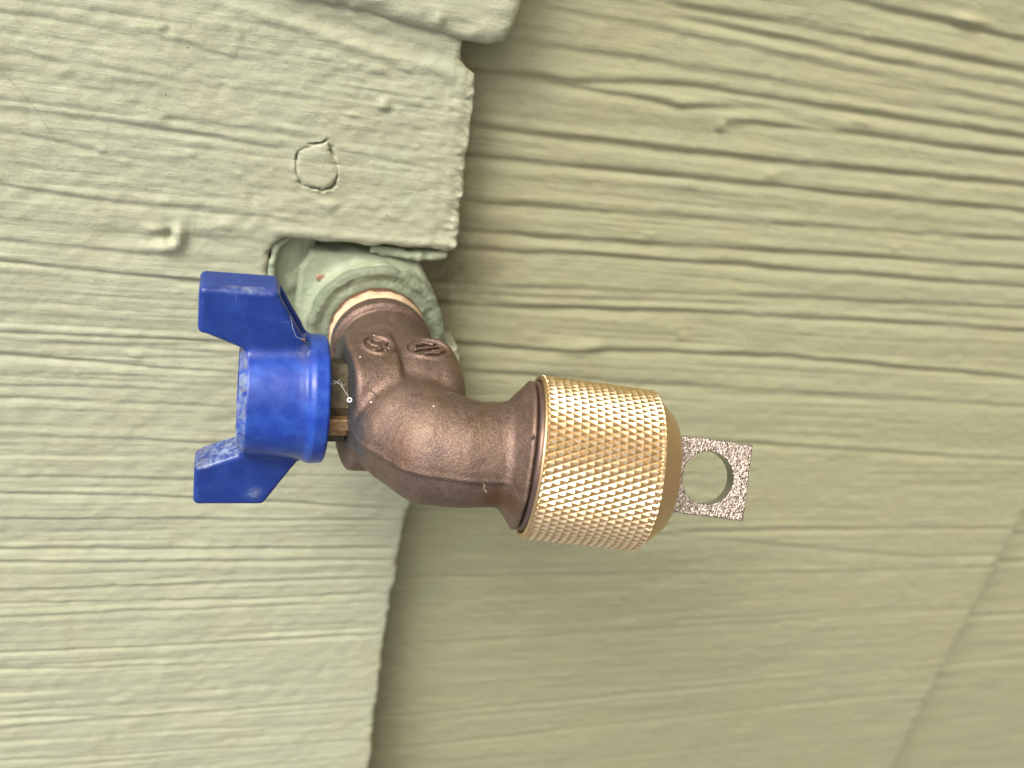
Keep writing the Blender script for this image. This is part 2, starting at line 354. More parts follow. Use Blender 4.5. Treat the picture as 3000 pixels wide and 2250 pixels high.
def board(name, outline, vis, base, bottom, hfun, mat, parent, dx, dy, rnd, rag, seed, label=None, extra=None):
    """a slab with the given outline; 'vis' is the number of outline sides counted from the start that show"""
    O = ragged(outline, 0.8, rag, seed)
    step = O.copy(); n = len(O)
    tang = np.roll(O, -1, 0) - np.roll(O, 1, 0); tang /= np.linalg.norm(tang, axis=1, keepdims=True)
    area = 0.5 * np.sum(O[:, 0] * np.roll(O[:, 1], -1) - np.roll(O[:, 0], -1) * O[:, 1])
    inw = np.stack([-tang[:, 1], tang[:, 0]], 1) * (1 if area > 0 else -1)
    pts = [O]
    for off in (0.18 * rnd, 0.45 * rnd, 0.8 * rnd, 1.2 * rnd): pts.append((O + inw * off)[::1])
    x0, y0 = O.min(0); x1, y1 = O.max(0)
    gx, gy = np.meshgrid(np.arange(x0, x1, dx), np.arange(y0, y1, dy)); gx = gx.ravel(); gy = gy.ravel()
    gx = gx + (np.arange(len(gx)) % 2) * 0.01
    sd = poly_sd(gx, gy, O[::3]); k = sd < -1.5 * rnd
    if extra is not None: gx = np.concatenate([gx[k], extra[:, 0]]); gy = np.concatenate([gy[k], extra[:, 1]]); k = np.ones(len(gx), bool)
    rings = np.concatenate(pts[1:]); rs = poly_sd(rings[:, 0], rings[:, 1], O)
    rings = rings[rs < -0.12 * rnd]
    P = np.concatenate([O, rings, np.stack([gx[k], gy[k]], 1)])
    co = [Vector((p[0] / (dx / dy), p[1])) for p in P]
    ed = [(i, (i + 1) % n) for i in range(n)]
    vo, eo, fo, ov, oe, of = delaunay_2d_cdt(co, ed, [list(range(n))], 1, 1e-5)
    V = np.array([(p[0] * (dx / dy), p[1]) for p in vo])
    d = -poly_sd(V[:, 0], V[:, 1], O); d = np.maximum(d, 0)
    t = np.clip(d / (1.2 * rnd), 0, 1); drop = rnd * (1 - np.sqrt(np.maximum(0, 1 - (1 - t) ** 2)))
    z = base + hfun(V[:, 0], V[:, 1], d) - drop
    # boundary loop
    inv = {}
    for i, src in enumerate(ov):
        for s in src:
            if s < n: inv[s] = i
    loop = [inv[i] for i in range(n)]
    nv = len(V); faces = [tuple(f) if area > 0 or True else f for f in fo]
    fa = []
    for f in faces:
        a, b_, c = V[f[0]], V[f[1]], V[f[2]]
        cr = (b_[0] - a[0]) * (c[1] - a[1]) - (b_[1] - a[1]) * (c[0] - a[0])
        fa.append(f if cr > 0 else f[::-1])
    V3 = [np.column_stack([V, z])]; prev = loop; cnt = nv
    for zz in (0.35, 1.0):
        lv = O; zl = z[loop] * (1 - zz) + bottom * zz
        wv = O + inw * 0.0
        V3.append(np.column_stack([wv, zl])); cur = list(range(cnt, cnt + n)); cnt += n
        for i in range(n):
            j = (i + 1) % n; q = (prev[i], cur[i], cur[j], prev[j]); fa.append(q if area > 0 else q[::-1])
        prev = cur
    return mesh(name, np.concatenate(V3), fa, mat, parent, True, label)

gm = plain('pale_gravel', (0.20, 0.18, 0.145), 0.9, 0., 0.02, 0.6, 6, 0.3)
go = mesh('ground', [(700.5, -20000, -90), (700.5, 20000, -90), (700.5, 20000, 20000), (700.5, -20000, 20000)], [(0, 3, 2, 1)], gm, None, False)
go['kind'] = 'structure'; go['label'] = 'pale ground below the wall'
wall = top('shingle_wall', 'sage green painted cedar shingle wall behind the faucet, grain running across the photo', 'wall')

PLUG = [(-22.0, 39.2), (-21.5, 35.7), (-20.5, 34.4), (-19.4, 33.6), (-17.5, 33.1), (-15.3, 33.1), (-13.7, 33.5), (-12.6, 34.5), (-12.5, 37.6), (-13.2, 40.0), (-14.5, 42.1), (-15.5, 44.5), (-16.8, 43.6), (-18.6, 42.7), (-20.4, 41.9), (-21.4, 41.3), (-22.0, 39.2)]
def h_left(x, y, d):
    z = grain(x, y, GR_L, W_L, 3, 0.80, 0.8, 1.9)
    z *= np.clip(0.12 + 0.88 * (d / 12), 0.12, 1)
    z *= np.where(y > 20, 0.50, 0.95)
    z += paint_lumps(x, y, 40, 1.3) + np.clip((y - 5) / 20, 0, 1) * (0.10 * noise2(x / 1.9, y / 1.5, 46) + 0.05 * noise2(x / .9, y / .8, 47))
    # brush strokes across the grain next to the butt edge
    bs = np.clip(1 - np.abs(x - (15.5 - (y - 63) * 0.05) + 3) / 6, 0, 1) * (y > 18)
    z += bs * (0.30 * noise2(x / 0.8, y / 9, 77) + 0.22 * noise2(x / 3, y / 0.9, 78))
    eg = np.clip(1 - np.abs(x - np.interp(y, [21, 42, 62], [16.8, 16.5, 15.3])) / 2.2, 0, 1) * (y > 20)
    z += eg * 0.8 * (noise2(x / 1.2, y / 0.9, 79) - 0.2)
    z += bumps(x, y, [(-35.4, 60.8, 1.0, 1.0, -.1), (-35.2, 62.5, .5, 2.2, .35), (-34.9, 58.7, .55, 1.0, -.5), (-48.6, 62.2, .7, .9, -.55), (-49.4, 62.7, .5, .7, .3),
        (-4.0, 53.5, 1.3, 1.2, .95), (-3.0, 52.0, 1.2, .7, -.35), (-10.6, 50.4, 1.9, .45, .35), (-48.2, 16.9, 2.2, 1.6, 1.5), (-45.8, 19.2, 1.1, 2.8, 1.7), (-48.0, 19.0, .8, 1.5, -1.5), (-50.5, 20.5, 1.4, 1.0, .5),
        (-52, 16.2, 2.6, 1.0, .5), (-61.0, 36.8, .8, .8, .5), (-43.6, 38.1, .7, .8, .5), (-33.7, 34.7, 1, .6, .35), (-14.1, 29.7, 2.2, 1.1, .7), (-11.8, 28.9, .9, .8, -.35),
        (-54.6, -10.4, 1.8, 1.3, .45), (-51.9, -11.6, .5, 2.4, .3), (-67.4, -15.9, .6, .9, .4), (-67.0, -25.0, 1.2, 1.0, .3), (-36.0, 22.9, 2.2, 1.3, .5), (-40.0, 22.0, 1.8, 1.2, .35),
        (-23, 45.3, 1.3, 1.2, .3), (-25, 44.2, .6, .5, -.35), (-64.6, 57.5, 2.4, 1.2, .2), (-60, 60, 1.2, .6, .2), (-30.8, 29.5, .5, 3.2, -.3), (-24, 46, 3.5, .6, .25), (-6, 60.5, 2.0, .8, .4), (-11, 60.9, 1.6, .7, .3),
        (-51, 44.4, 3.0, .8, .35), (-47.5, 44.6, .6, .9, -.3), (-60, -120, 3, 1.2, .3), (-30, -118, 2.0, 3.0, .25), (-21, -86, 8, .7, .3), (-52, 20, 1.5, 1.5, .35)])
    # cracked paint plug over a nail head
    dp = seg_dist(x + 0.35 * noise2(x / 1.3, y / 1.3, 93), y + 0.35 * noise2(x / 1.3, y / 1.3, 94), PLUG); ins = poly_sd(x, y, PLUG[:-1])
    crack = np.clip(0.45 + 1.1 * noise2(x / 2.1, y / 2.1, 91), 0.1, 1.0)
    z += -1.6 * np.exp(-(dp / 0.26) ** 2) * crack + np.where(ins < 0, 0.35 * np.clip(-ins / 0.8, 0, 1), 0.22 * np.exp(-(ins / 1.0) ** 2))
    # ridge of old caulk in the upper corner, running to the butt
    yc = np.interp(x, [-45, -20, -5, 5, 12], [70, 66.2, 63.6, 62.6, 61.5])
    z += 0.45 * np.exp(-((y - yc) / 1.2) ** 2) * np.clip((x + 50) / 20, 0, 1) - 0.35 * np.exp(-((y - yc - 3) / 1.8) ** 2) * np.clip((x + 40) / 25, 0, 1)
    # thick paint roll along the notch
    z += 0.5 * np.exp(-((y - 22.6) / 1.2) ** 2) * np.clip((x + 27) / 3, 0, 1)
    # broken lumpy corner over the notch
    cr = np.clip(1 - np.hypot(x - 14.5, (y - 23.5)) / 5, 0, 1)
    z += cr * 1.0 * (np.abs(noise2(x / 1.1, y / 1.0, 55)) - 0.35)
    return z
ex_ = []
for (a, b) in zip(PLUG[:-1], PLUG[1:]):
    a = np.array(a); b = np.array(b); L = np.linalg.norm(b - a); nn = np.array([-(b - a)[1], (b - a)[0]]) / L
    for t in np.arange(0, L, 0.2):
        for o in (-.5, -.33, -.2, -.1, 0.005, .1, .2, .33, .5): ex_.append(a + (b - a) * t / L + nn * o)
EX = np.array(ex_)
outL = [(-150, -230), (17.5, -230), (15.3, -157.4), (14.2, -119.6), (14.1, -91.5), (14.4, -67.2), (14.9, -55.4), (16.2, -50), (20.0, -34), (23.8, -20), (24.1, -14.2), (23.0, -7.3), (21.6, -4.4), (19.0, -4.6), (17.6, -7.5), (14.0, -12.0), (8, -15.6),
        (0, -17.8), (-10, -16), (-18, -10), (-23, -2), (-26.0, 6), (-26.6, 12.2), (-26.2, 17.2), (-23.4, 20.7), (-10.3, 21.0), (5.8, 21.0), (17.0, 21.2),
        (17.0, 30), (16.6, 42), (16.0, 52), (15.3, 62.5), (12.0, 64.8), (11.4, 71), (-20, 80), (-150, 84)]
board('shingle', outL, 0, 0.0, -18, h_left, M_wall, wall, 0.9, 0.40, 1.0, 0.34, 7, 'wide upper shingle, notched round the pipe, with a cracked round paint patch', EX)

def h_A(x, y, d):
    z = 0.6 * grain(x, y, [[[-80, 80], [20, 79]], [[-80, 88], [20, 87]]], [.6, .6], 13, 0.4) * np.clip(d / 5, 0.1, 1)
    z += paint_lumps(x, y, 60, 1.6) + 0.35 * noise2(x / 2.5, y / 2.5, 61) * np.clip(1 - d / 7, 0, 1)
    z += bumps(x, y, [(5, 73.0, 1.0, 1.2, .6), (-9, 74.4, 2.2, .7, .4), (-16, 74.5, 1.0, 1.5, .25), (10, 72.4, 3, .8, -.5)])
    return z
outA = [(-150, 77.2), (-45, 74.6), (-28.7, 72.6), (-18.7, 72.2), (-8.1, 71.3), (2.9, 69.9), (9.3, 69.2), (17.0, 69.0), (20.6, 70.0), (22.2, 73.0), (22.9, 80), (23.0, 150), (-150, 150)]
board('shingle', outA, 0, 2.0, -16, h_A, M_wall, wall, 1.1, 0.45, 2.6, 0.25, 17, 'narrow shingle at the top edge, standing slightly proud with a rounded corner')

def h_mid(x, y, d):
    z = grain(x, y, GR_M, W_M, 23, 0.92, 1.35, 1.3) * np.interp(y, [-90, -20], [0.72, 1.0])
    z += paint_lumps(x, y, 80, 1.2)
    z += bumps(x, y, [(83.9, 57.2, 1.4, 1.6, .9), (87.0, 59.2, 4.5, 1.4, .5), (84.3, 55.6, 1.2, .7, -.4), (102.2, 46.8, 1.5, 1.3, .7), (145.4, 92.2, 4.5, 1.2, 1.2), (58.4, -7.8, 6, 2.2, .9), (63, -6.2, 3, 1.5, .5),
        (122.5, 63.8, 1.5, 1.0, .8), (126, 63.5, 1.5, 1.0, .5), (49.9, -31.2, 1.0, 1.2, .5), (125, -58, 2, 1.5, .6), (70, 61.0, 2, 1.0, .5), (45, 74, 1, 3, .3), (78, 42, 4, 1.2, .4), (75, 60.6, 3, 2, .3), (100, 21, 8, .9, -.3),
        (160, 20, 9, 5, .25), (246, -90, 3, 5, .5), (130, 10, 9, 2, .2), (66, 77, 1, 2.5, .35), (55, 69, .8, .8, .6), (96, 70, .7, 1.6, .5), (112, 52, .7, .7, .6), (140, 46, .8, 1.8, .4), (72, 27, .8, .7, .55), (105, 33, .6, 1.5, .45), (90, -2, 1.6, 1.0, .5), (150, 30, .8, .8, .6), (48, 45, .6, 1.8, .4), (33, 36, .6, .6, .5), (118, 84, .7, 2.0, .5), (32, 55, 1.0, 2.5, .3), (40, 62.8, 3, 1, .3)])
    # cup added to the shape so the lower side turns from the sun and darkens
    z -= 0.0003 * np.clip(-20 - y, 0, None) ** 2
    return z
outM = [(-60, -260), (271, -260), (264.5, -215.6), (257.8, -173.6), (253.2, -135.2), (251.6, -97.9), (250.0, -65.5), (250, -20), (250, 130), (-60, 130)]
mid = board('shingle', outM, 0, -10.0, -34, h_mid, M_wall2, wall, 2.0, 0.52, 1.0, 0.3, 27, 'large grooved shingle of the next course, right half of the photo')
co = np.empty(len(mid.data.vertices) * 3); mid.data.vertices.foreach_get('co', co); co = co.reshape(-1, 3) * 1000
at = mid.data.attributes.new('brown_tint', 'FLOAT', 'POINT')
at.data.foreach_set('value', (0.62 * np.exp(-(np.hypot((co[:, 0] - 20) / 15, (co[:, 1] - 8) / 16)) ** 2) + 0.30 * np.exp(-((co[:, 0] - 18) / 5) ** 2)).astype(np.float32))  # browner round the pipe and along the upper shingle's butt
def h_low(x, y, d):
    return grain(x, y, [[[240, -100], [400, -97]], [[240, -130], [400, -128]], [[240, -160], [400, -156]], [[240, -85], [400, -83]]], [.8, 1, .8, .6], 33, 1.5, 1.5) + paint_lumps(x, y, 90, 1.2) - 0.0003 * np.clip(-20 - y, 0, None) ** 2  # ends in the same added cup as the shingle above
outB = [(225, -320), (430, -320), (430, 130), (225, 130)]
board('shingle', outB, 0, -22.5, -46, h_low, M_wall2, wall, 2.5, 0.8, 1.0, 0.1, 37, 'lowest shingle, past the slanting edge in the bottom right corner')

# sheathing behind the boards
def box(lo, hi):
    x0, y0, z0 = lo; x1, y1, z1 = hi
    V = [(x0, y0, z0), (x1, y0, z0), (x1, y1, z0), (x0, y1, z0), (x0, y0, z1), (x1, y0, z1), (x1, y1, z1), (x0, y1, z1)]
    F = [(3, 2, 1, 0), (4, 5, 6, 7), (0, 1, 5, 4), (1, 2, 6, 5), (2, 3, 7, 6), (3, 0, 4, 7)]
    return V, F
V, F = box((-1800, -1600, -90), (700, 1600, -56)); mesh('sheathing', V, F, M_wall2, wall, False)

# painted caulk filling the left end of the notch
def f_lip(p):
    x, y, z = p
    d = 1e9
    path = [(-22.0, 20.3, -3.0), (-24.6, 18.6, -2.2), (-25.5, 14.5, -1.6), (-25.6, 9.5, -1.4), (-24.8, 4, -1.6), (-22.5, -2, -2.2)]
    d = capsule_sd(p, path[0], path[1], .7, .9)
    for a, b in zip(path[1:-1], path[2:]): d = smin(d, capsule_sd(p, a, b, .9, .9), .6)
    slab = poly_sd(x, y, [(-25.8, 17), (-22, 20.6), (-15, 20.8), (-16, 10), (-17, 0), (-22, -3), (-25, 4)])
    zt = -3.2 - 0.35 * (x + 25) * 0.9 + 0.5 * noise3(x / 4, y / 4, z / 4, 5)
    s = smax(slab, np.maximum(z - zt, -12 - z), .8)
    d = smin(d, s, 0.8)
    return d + 0.22 * noise3(x / 1.6, y / 1.6, z / 1.6, 8) + 0.08 * noise3(x / .6, y / .6, z / .6, 9)
V, F = surface_nets(f_lip, (-29, -7, -12.5), (-13, 23, 1.5), 0.35); mesh('caulk', V, F, M_thick, wall, True)
# paint skin smeared below the pipe on the edge of the notch
def f_smear(p):
    x, y, z = p
    d = capsule_sd(p, (8, 18.6, -2.2), (14.6, 19.4, -2.6), 1.1, 1.2); d = smin(d, capsule_sd(p, (-2, 19.0, -3.5), (8, 18.6, -2.2), 1.0, 1.1), .8)
    return d + 0.35 * noise3(x / 1.5, y / 1.5, z / 1.5, 15)
V, F = surface_nets(f_smear, (-5, 15, -6), (18, 22.5, 1), 0.3); mesh('caulk', V, F, M_thick, wall, True)

# ------------------------------------------------------------------ painted pipe fitting
fit = top('pipe_fitting', 'lumpy sage painted pipe fitting set in the notch of the wall, behind the faucet', 'pipe fitting')
def f_fit(p):
    x, y, z = p; r = np.hypot(x, y)
    # barrel with a flat rim
    d = poly_sd(r, z, [(10.6, -14), (16.0, -14), (16.2, 0.4), (15.7, 1.2), (10.6, 1.2)]) - 0.3
    # saddle of caulk and paint spreading up and to the left behind it
    q = extrude_sd(poly_sd(x, y, [(-18.8, 2), (-18.6, 12.5), (-16.2, 16.6), (-6, 17.2), (4, 16.9), (9, 16.2), (12.5, 9), (12, -2), (0, -14), (-14, -12)]) - 0.6, z, -14, -3.4, 1.5)
    q = np.maximum(q, 10.5 - r)
    d = smin(d, q, 2.6)
    rim = 0
    d = d + 0.30 * noise3(x / 3.5, y / 3.5, z / 3.5, 3) + rim * 0.30 * noise3(x / 1.1, y / 1.1, z / 1.4, 4) + 0.07 * noise3(x / .5, y / .5, z / .5, 6)
    return d
V, F = surface_nets(f_fit, (-22, -20, -15), (20, 21.5, 5.5), 0.36)
mesh('fitting_body', V, F, M_thick, fit, True)
def f_rim(p):
    x, y, z = p; r = np.hypot(x, y); t = np.arctan2(y, x)
    d = poly_sd(r, z, [(10.7, 0), (16.0, 0), (16.5, 1.4), (16.2, 2.4), (15.2, 2.9), (13.4, 2.4), (12.0, 3.0), (11.3, 2.9), (10.7, 2.0)]) - 0.25
    return d + 0.12 * noise3(x / 3.5, y / 3.5, z / 3.5, 3) + 0.30 * noise3(x / 2.0, y / 2.0, z / 2.0, 4) + 0.14 * noise3(x / .8, y / .8, z / .8, 6)
V, F = surface_nets(f_rim, (-18.2, -18.2, -1), (18.2, 18.2, 4.5), 0.33)
mesh('fitting_rim', V, F, M_rim, fit, True, 'darker grey green painted rim')
def lathe(prof, axis_o, axis_d, up, n=96, caps=False, jit=0.):
    """prof: (s, r) along the axis; returns verts, faces"""
    a = np.array(axis_d, float); a /= np.linalg.norm(a); u = np.array(up, float); u -= a * (u @ a); u /= np.linalg.norm(u); w = np.cross(a, u)
    V = []
    for s, r in prof:
        for k in range(n):
            t = 2 * math.pi * k / n; V.append(np.array(axis_o) + a * s + r * (math.cos(t) * u + math.sin(t) * w))
    F = []
    for i in range(len(prof) - 1):
        for k in range(n):
            k2 = (k + 1) % n; F.append((i * n + k, i * n + k2, (i + 1) * n + k2, (i + 1) * n + k))
    return np.array(V), F
def noisy(V, amp, sc, seed, c=(0, 0)):
    V = np.array(V); x, y, z = V.T
    nn = noise3(x / sc, y / sc, z / sc, seed); r = np.hypot(x - c[0], y - c[1]) + 1e-9
    V[:, 0] += (x - c[0]) / r * nn * amp; V[:, 1] += (y - c[1]) / r * nn * amp; V[:, 2] += amp * 0.6 * noise3(x / sc, y / sc, z / sc, seed + 1)
    return V
V, F = lathe([(1.5, 11.2), (2.4, 11.6), (4.2, 11.7), (4.8, 11.5), (5.2, 10.4)], (0, 0, 0), (0, 0, 1), (0, 1, 0), 120); mesh('thread_ring', noisy(V, .25, 1.2, 3), F, M_rust, fit)
V, F = lathe([(3.0, 11.0), (4.4, 11.55), (5.6, 11.6), (7.4, 11.5), (8.3, 11.3), (8.6, 10.4)], (0, 0, 0), (0, 0, 1), (0, 1, 0), 120); mesh('sealant_ring', noisy(V, .22, 1.6, 6), F, M_cream, fit)
# patch of bare copper where the paint has chipped
def blob(name, pts, r, sc, seed, mat, parent, amp=.25, h=.12, label=None):
    def f(p):
        d = None
        for a, b, ra, rb in pts:
            e = capsule_sd(p, a, b, ra, rb); d = e if d is None else smin(d, e, 0.15)
        return d + amp * noise3(p[0] / sc, p[1] / sc, p[2] / sc, seed)
    P = np.array([q for a, b, _, _ in pts for q in (a, b)]); mr = max(max(q[2], q[3]) for q in pts) + amp + h * 2
    V, F = surface_nets(f, P.min(0) - mr, P.max(0) + mr, h, 1); return mesh(name, V, F, mat, parent, True, label)

# ------------------------------------------------------------------ faucet
J = np.array([0, 0, 38.])
A = np.array([0.978, 0, 0.208]); A /= np.linalg.norm(A); C0 = np.array([23.3, 0, 58.2]); B = np.cross(A, [0, 1, 0])
fau = top('outdoor_faucet', 'tarnished bronze outdoor faucet with a worn blue wing handle, screwed into the painted fitting', 'faucet')
def f_body(p):
    x, y, z = p; zz = z - 37.4
    rr = np.hypot(x, y)
    # inlet neck
    neck = poly_sd(rr, z, [(0, 6), (9.8, 6), (9.9, 8.4), (11.4, 8.8), (11.7, 12.2), (11.2, 12.8), (10.2, 13.2), (10.2, 15.0), (10.8, 15.6), (10.9, 22), (10.4, 30), (9, 40), (0, 40)]) - 0.25
    # bonnet boss and valve chamber, round about the stem axis with flattened sides
    def drum(x0, x1, R, er, q, tilt=0.):
        ry = (np.abs(y) ** q + np.abs(zz) ** q) ** (1 / q) - R
        return extrude_sd(ry, x - tilt * np.maximum(zz, 0) * np.clip((-2 - x) / 8, 0, 1), x0, x1, er)
    boss = drum(-11.9, -1.6, 12.7, 1.2, 3.6, 0.09)
    chamber = drum(-1.8, 12.3, 12.6, 5.0, 3.0)
    core = drum(-9, 8, 11.6, 2.5, 2.5)
    d = smin(smin(boss, chamber, 0.7), core, 0.8)
    d = smin(d, neck, 2.2)
    # spout sweeping outward then down
    path = [((-1.5, 0, 42), 9.5), ((0.2, -.1, 50.0), 10.6), ((4.4, -.3, 55.0), 10.9), ((10.3, -.3, 57.2), 10.2), ((16, -.2, 57.9), 9.7), ((24, 0, 58.7), 9.5)]
    s = None
    for (a, ra), (b, rb) in zip(path[:-1], path[1:]):
        e = capsule_sd(p, a, b, ra, rb); s = e if s is None else smin(s, e, 2.0)
    d = smin(d, s, 1.5)
    # parting line of the casting along the middle of the spout
    out = np.clip((zz - 6) / 3, 0, 1)
    d = d - out * (0.26 * np.exp(-((y - .2) / 0.55) ** 2) + 0.22 * np.tanh(y / 0.5) * np.exp(-(y / 5.) ** 2))
    # flare of the outlet
    qx, qy, qz = x - C0[0], y, z - C0[2]; sa = qx * A[0] + qz * A[2]; ra = np.sqrt(np.maximum(0, (qx * B[0] + qz * B[2]) ** 2 + y ** 2))
    fl = poly_sd(ra, sa, [(0, -9), (9.2, -9), (9.4, -7.2), (10.3, -5.3), (12.1, -3.8), (13.7, -2.5), (14.7, -1.75), (14.75, -1.3), (13.6, -1.0), (12.0, -0.8), (12.0, 6), (0, 6)]) - 0.15
    d = smin(d, fl, 1.2)
    d = np.maximum(d, sa - 5)
    # recessed floors of the two cast marks
    for cx, ax, az in ((-5.5, 2.9, 3.6), (4.9, 4.3, 4.0)):
        e = np.hypot((x - cx) / ax, (z - 37.2) / az)
        d = d + np.where(y > 9, -0.55 * np.exp(-((e - 1.10) / 0.11) ** 2) + 0.25 * (1 / (1 + np.exp((e - 0.93) / 0.05))), 0)
    d = d + 0.10 * noise3(x / 6, y / 6, z / 6, 21) + 0.035 * noise3(x / .9, y / .9, z / .9, 22)
    return d
V, F = surface_nets(f_body, (-14, -15.5, 5.5), (32, 15.5, 75.5), 0.34)
bo = mesh('valve_body', V, F, M_bronze, fau); me = bo.data
no = np.empty(len(me.vertices) * 3); me.vertices.foreach_get('normal', no); no = no.reshape(-1, 3)
du = np.clip((-no[:, 0] - 0.80) * 8, 0, 1) * (V[:, 0] < -7.6) * np.clip((V[:, 1] + 7) / 4, 0, 1) * 0.8
st = np.exp(-(np.hypot((V[:, 0] - 15.5) / 3.2, (V[:, 1] + 4.0) / 3.0)) ** 4) * (V[:, 2] > 58) * 0.9 + 0.45 * np.exp(-(np.hypot(V[:, 0] + 3.2, (V[:, 1] - 3)/1.6) / 2.0) ** 2) * (V[:, 2] > 58) + 0.5 * np.exp(-(np.hypot(V[:, 0] + 3.6, V[:, 2] - 39) / 1.6) ** 2) * (V[:, 1] > 9)
a3 = me.attributes.new('stain', 'FLOAT', 'POINT'); a3.data.foreach_set('value', np.clip(st, 0, 1).astype(np.float32))
at = me.attributes.new('dust', 'FLOAT', 'POINT'); at.data.foreach_set('value', du.astype(np.float32))
# raised marks (worn casting letters) inside the two rings
def mark(cx, sx, sz, strokes, seed):
    P = []
    for (x0, z0), (x1, z1) in strokes: P.append(((cx + x0 * sx, 12.65, 37.2 + z0 * sz), (cx + x1 * sx, 12.65, 37.2 + z1 * sz), .36, .36))
    return blob('cast_mark', P, 0.4, .8, seed, M_bronze, fau, .05, .12)
mark(-5.5, 2.4, 3.0, [((.2, -.75), (-.35, -.85)), ((-.35, -.85), (-.8, -.5)), ((-.8, -.5), (-.55, -.05)), ((-.55, -.05), (.0, .15)), ((.0, .15), (.05, .6)), ((.05, .6), (-.5, .8)), ((.35, -.7), (.5, .75)), ((.4, .0), (.8, -.5)), ((.4, .0), (.85, .45))], 3)
mark(4.9, 3.4, 3.2, [((-.88, .30), (.80, -.35)), ((-.75, -.45), (-.88, .30)), ((-.75, -.45), (-.25, -.62)), ((.80, -.35), (.85, .25)), ((.85, .25), (.2, .42)), ((-.30, -.85), (.35, -.62)), ((-.25, .72), (.55, .60)), ((.1, -.85), (.5, -.8))], 5)

# stem, packing nut and the stop bars between handle and body
def hexnut(x0, x1, R, cz, rotd):
    V = []; F = []
    prof = [(x0, R * 0.9), (x0 + .5, R), (x1 - .5, R), (x1, R * 0.9)]
    for s, r in prof:
        for k in range(6):
            t = math.radians(60 * k + rotd); V.append((s, r * math.cos(t), cz + r * math.sin(t)))
    for i in range(3):
        for k in range(6): k2 = (k + 1) % 6; F.append((i * 6 + k, (i + 1) * 6 + k, (i + 1) * 6 + k2, i * 6 + k2))
    F.append(tuple(range(6))); F.append(tuple(range(23, 17, -1)))
    return np.array(V), F
V, F = hexnut(-16.6, -11.0, 9.2, 37.2, 12); mesh('packing_nut', V, F, M_nut, fau, False)
V, F = lathe([(-30, 3.2), (-11, 3.2)], (0, 0, 37.2), (1, 0, 0), (0, 1, 0), 32); mesh('stem', V, F, M_oldbrass, fau)
def bar(x0, x1, y0, y1, z0, z1, r, seed):
    def f(p):
        q = [np.abs(p[0] - (x0 + x1) / 2) - (x1 - x0) / 2 + r, np.abs(p[1] - (y0 + y1) / 2) - (y1 - y0) / 2 + r, np.abs(p[2] - (z0 + z1) / 2) - (z1 - z0) / 2 + r]
        return np.sqrt(sum(np.maximum(t, 0) ** 2 for t in q)) + np.minimum(np.maximum.reduce(q), 0) - r + 0.05 * noise3(p[0] / .8, p[1] / .8, p[2] / .8, seed)
    return surface_nets(f, (x0 - .6, y0 - .6, z0 - .6), (x1 + .6, y1 + .6, z1 + .6), .2)
V, F = bar(-17, -10.9, -1.8, 0.8, 44.0, 47.4, .3, 1); mesh('stop_bar', V, F, M_oldbrass, fau)
V, F = bar(-17, -11.1, -3.3, -0.9, 43.2, 46.6, .3, 2); mesh('stop_bar', V, F, M_oldbrass, fau)

# handle
HZ = 37.2
WING = [(-39.1, 16.2), (-39.1, 23.2), (-27.0, 23.2), (-20.8, 12.6), (-20.8, 6), (-30.0, 6), (-30.0, 12.4)]      # grown by 1.2 with round corners
HOLL = [(-38.3, 17.0), (-38.3, 22.9), (-20, 22.9), (-12, 10), (-20, 10), (-30.5, 13.2)]
def f_handle(p):
    x, y, z = p; ay = np.abs(y)
    taper = 0.06 * (z - 36.5)
    wing = extrude_sd(poly_sd(x, ay + taper * (ay > 15), WING) - 1.2, z, 32.2, 40.7, 1.0)
    hol = extrude_sd(poly_sd(x, ay, HOLL), z, 34.2, 38.9, 0.3)
    r = np.hypot(y, z - HZ)
    hub = poly_sd(x, r, [(-32.3, 0), (-32.3, 10.1), (-30.9, 11.6), (-21.4, 12.1), (-19.8, 12.35), (-19.0, 12.9), (-18.2, 13.2), (-15.9, 13.0), (-15.5, 12.5), (-15.5, 0)]) - 0.15
    rec = poly_sd(x, r, [(-34, 0), (-34, 9.3), (-29.6, 9.1), (-29.6, 0)])
    d = smax(wing, -hol, 0.4)
    d = smin(d, hub, 1.8)
    d = smax(d, -rec, 0.4)
    return d + 0.03 * noise3(x / 2.2, y / 2.2, z / 2.2, 31)
V, F = surface_nets(f_handle, (-42, -26.5, 23), (-14, 26.5, 51.5), 0.30)
ho = mesh('wing_handle', V, F, M_blue, fau)
me = ho.data; nv = len(me.vertices); co = np.empty(nv * 3); me.vertices.foreach_get('co', co); co = co.reshape(-1, 3) * 1000
no = np.empty(nv * 3); me.vertices.foreach_get('normal', no); no = no.reshape(-1, 3)
x, y, z = co.T
w = np.clip((-no[:, 0] - 0.45) * 4, 0, 1) * (x > -33.3) * (x < -30) * (np.hypot(y, z - HZ) < 11.9) * 0.95                                   # weathered top rim of the hub
w = np.maximum(w, 1.0 * np.clip((no[:, 1] - .3) * 2, 0, 1) * (y < -9) * (y > -17) * (x < -30))      # sloping top of the lower wing
w = np.maximum(w, 0.9 * np.exp(-((y - 24.1) / .45) ** 2) * np.exp(-((x + 32) / 4.2) ** 2) * (z > 38.5))  # rubbed edge
w = np.maximum(w, 0.75 * np.exp(-(np.hypot(x + 28.2, y + 21.3) / 1.3) ** 2) * (z > 38))
w = np.maximum(w, 0.5 * np.exp(-((y - 12.6 + (x + 20) * 0) / 1.2) ** 2) * np.exp(-((x + 20.5) / 1.0) ** 2))
fd = np.clip((12.6 - np.abs(y)) / 2.2, 0, 1) * (z > HZ + 1) * (0.75 + 0.5 * noise3(x / 5, y / 5, z / 5, 61)) + 0.5 * (x > -19.3)
at2 = me.attributes.new('fade', 'FLOAT', 'POINT'); at2.data.foreach_set('value', np.clip(fd, 0, 1).astype(np.float32))
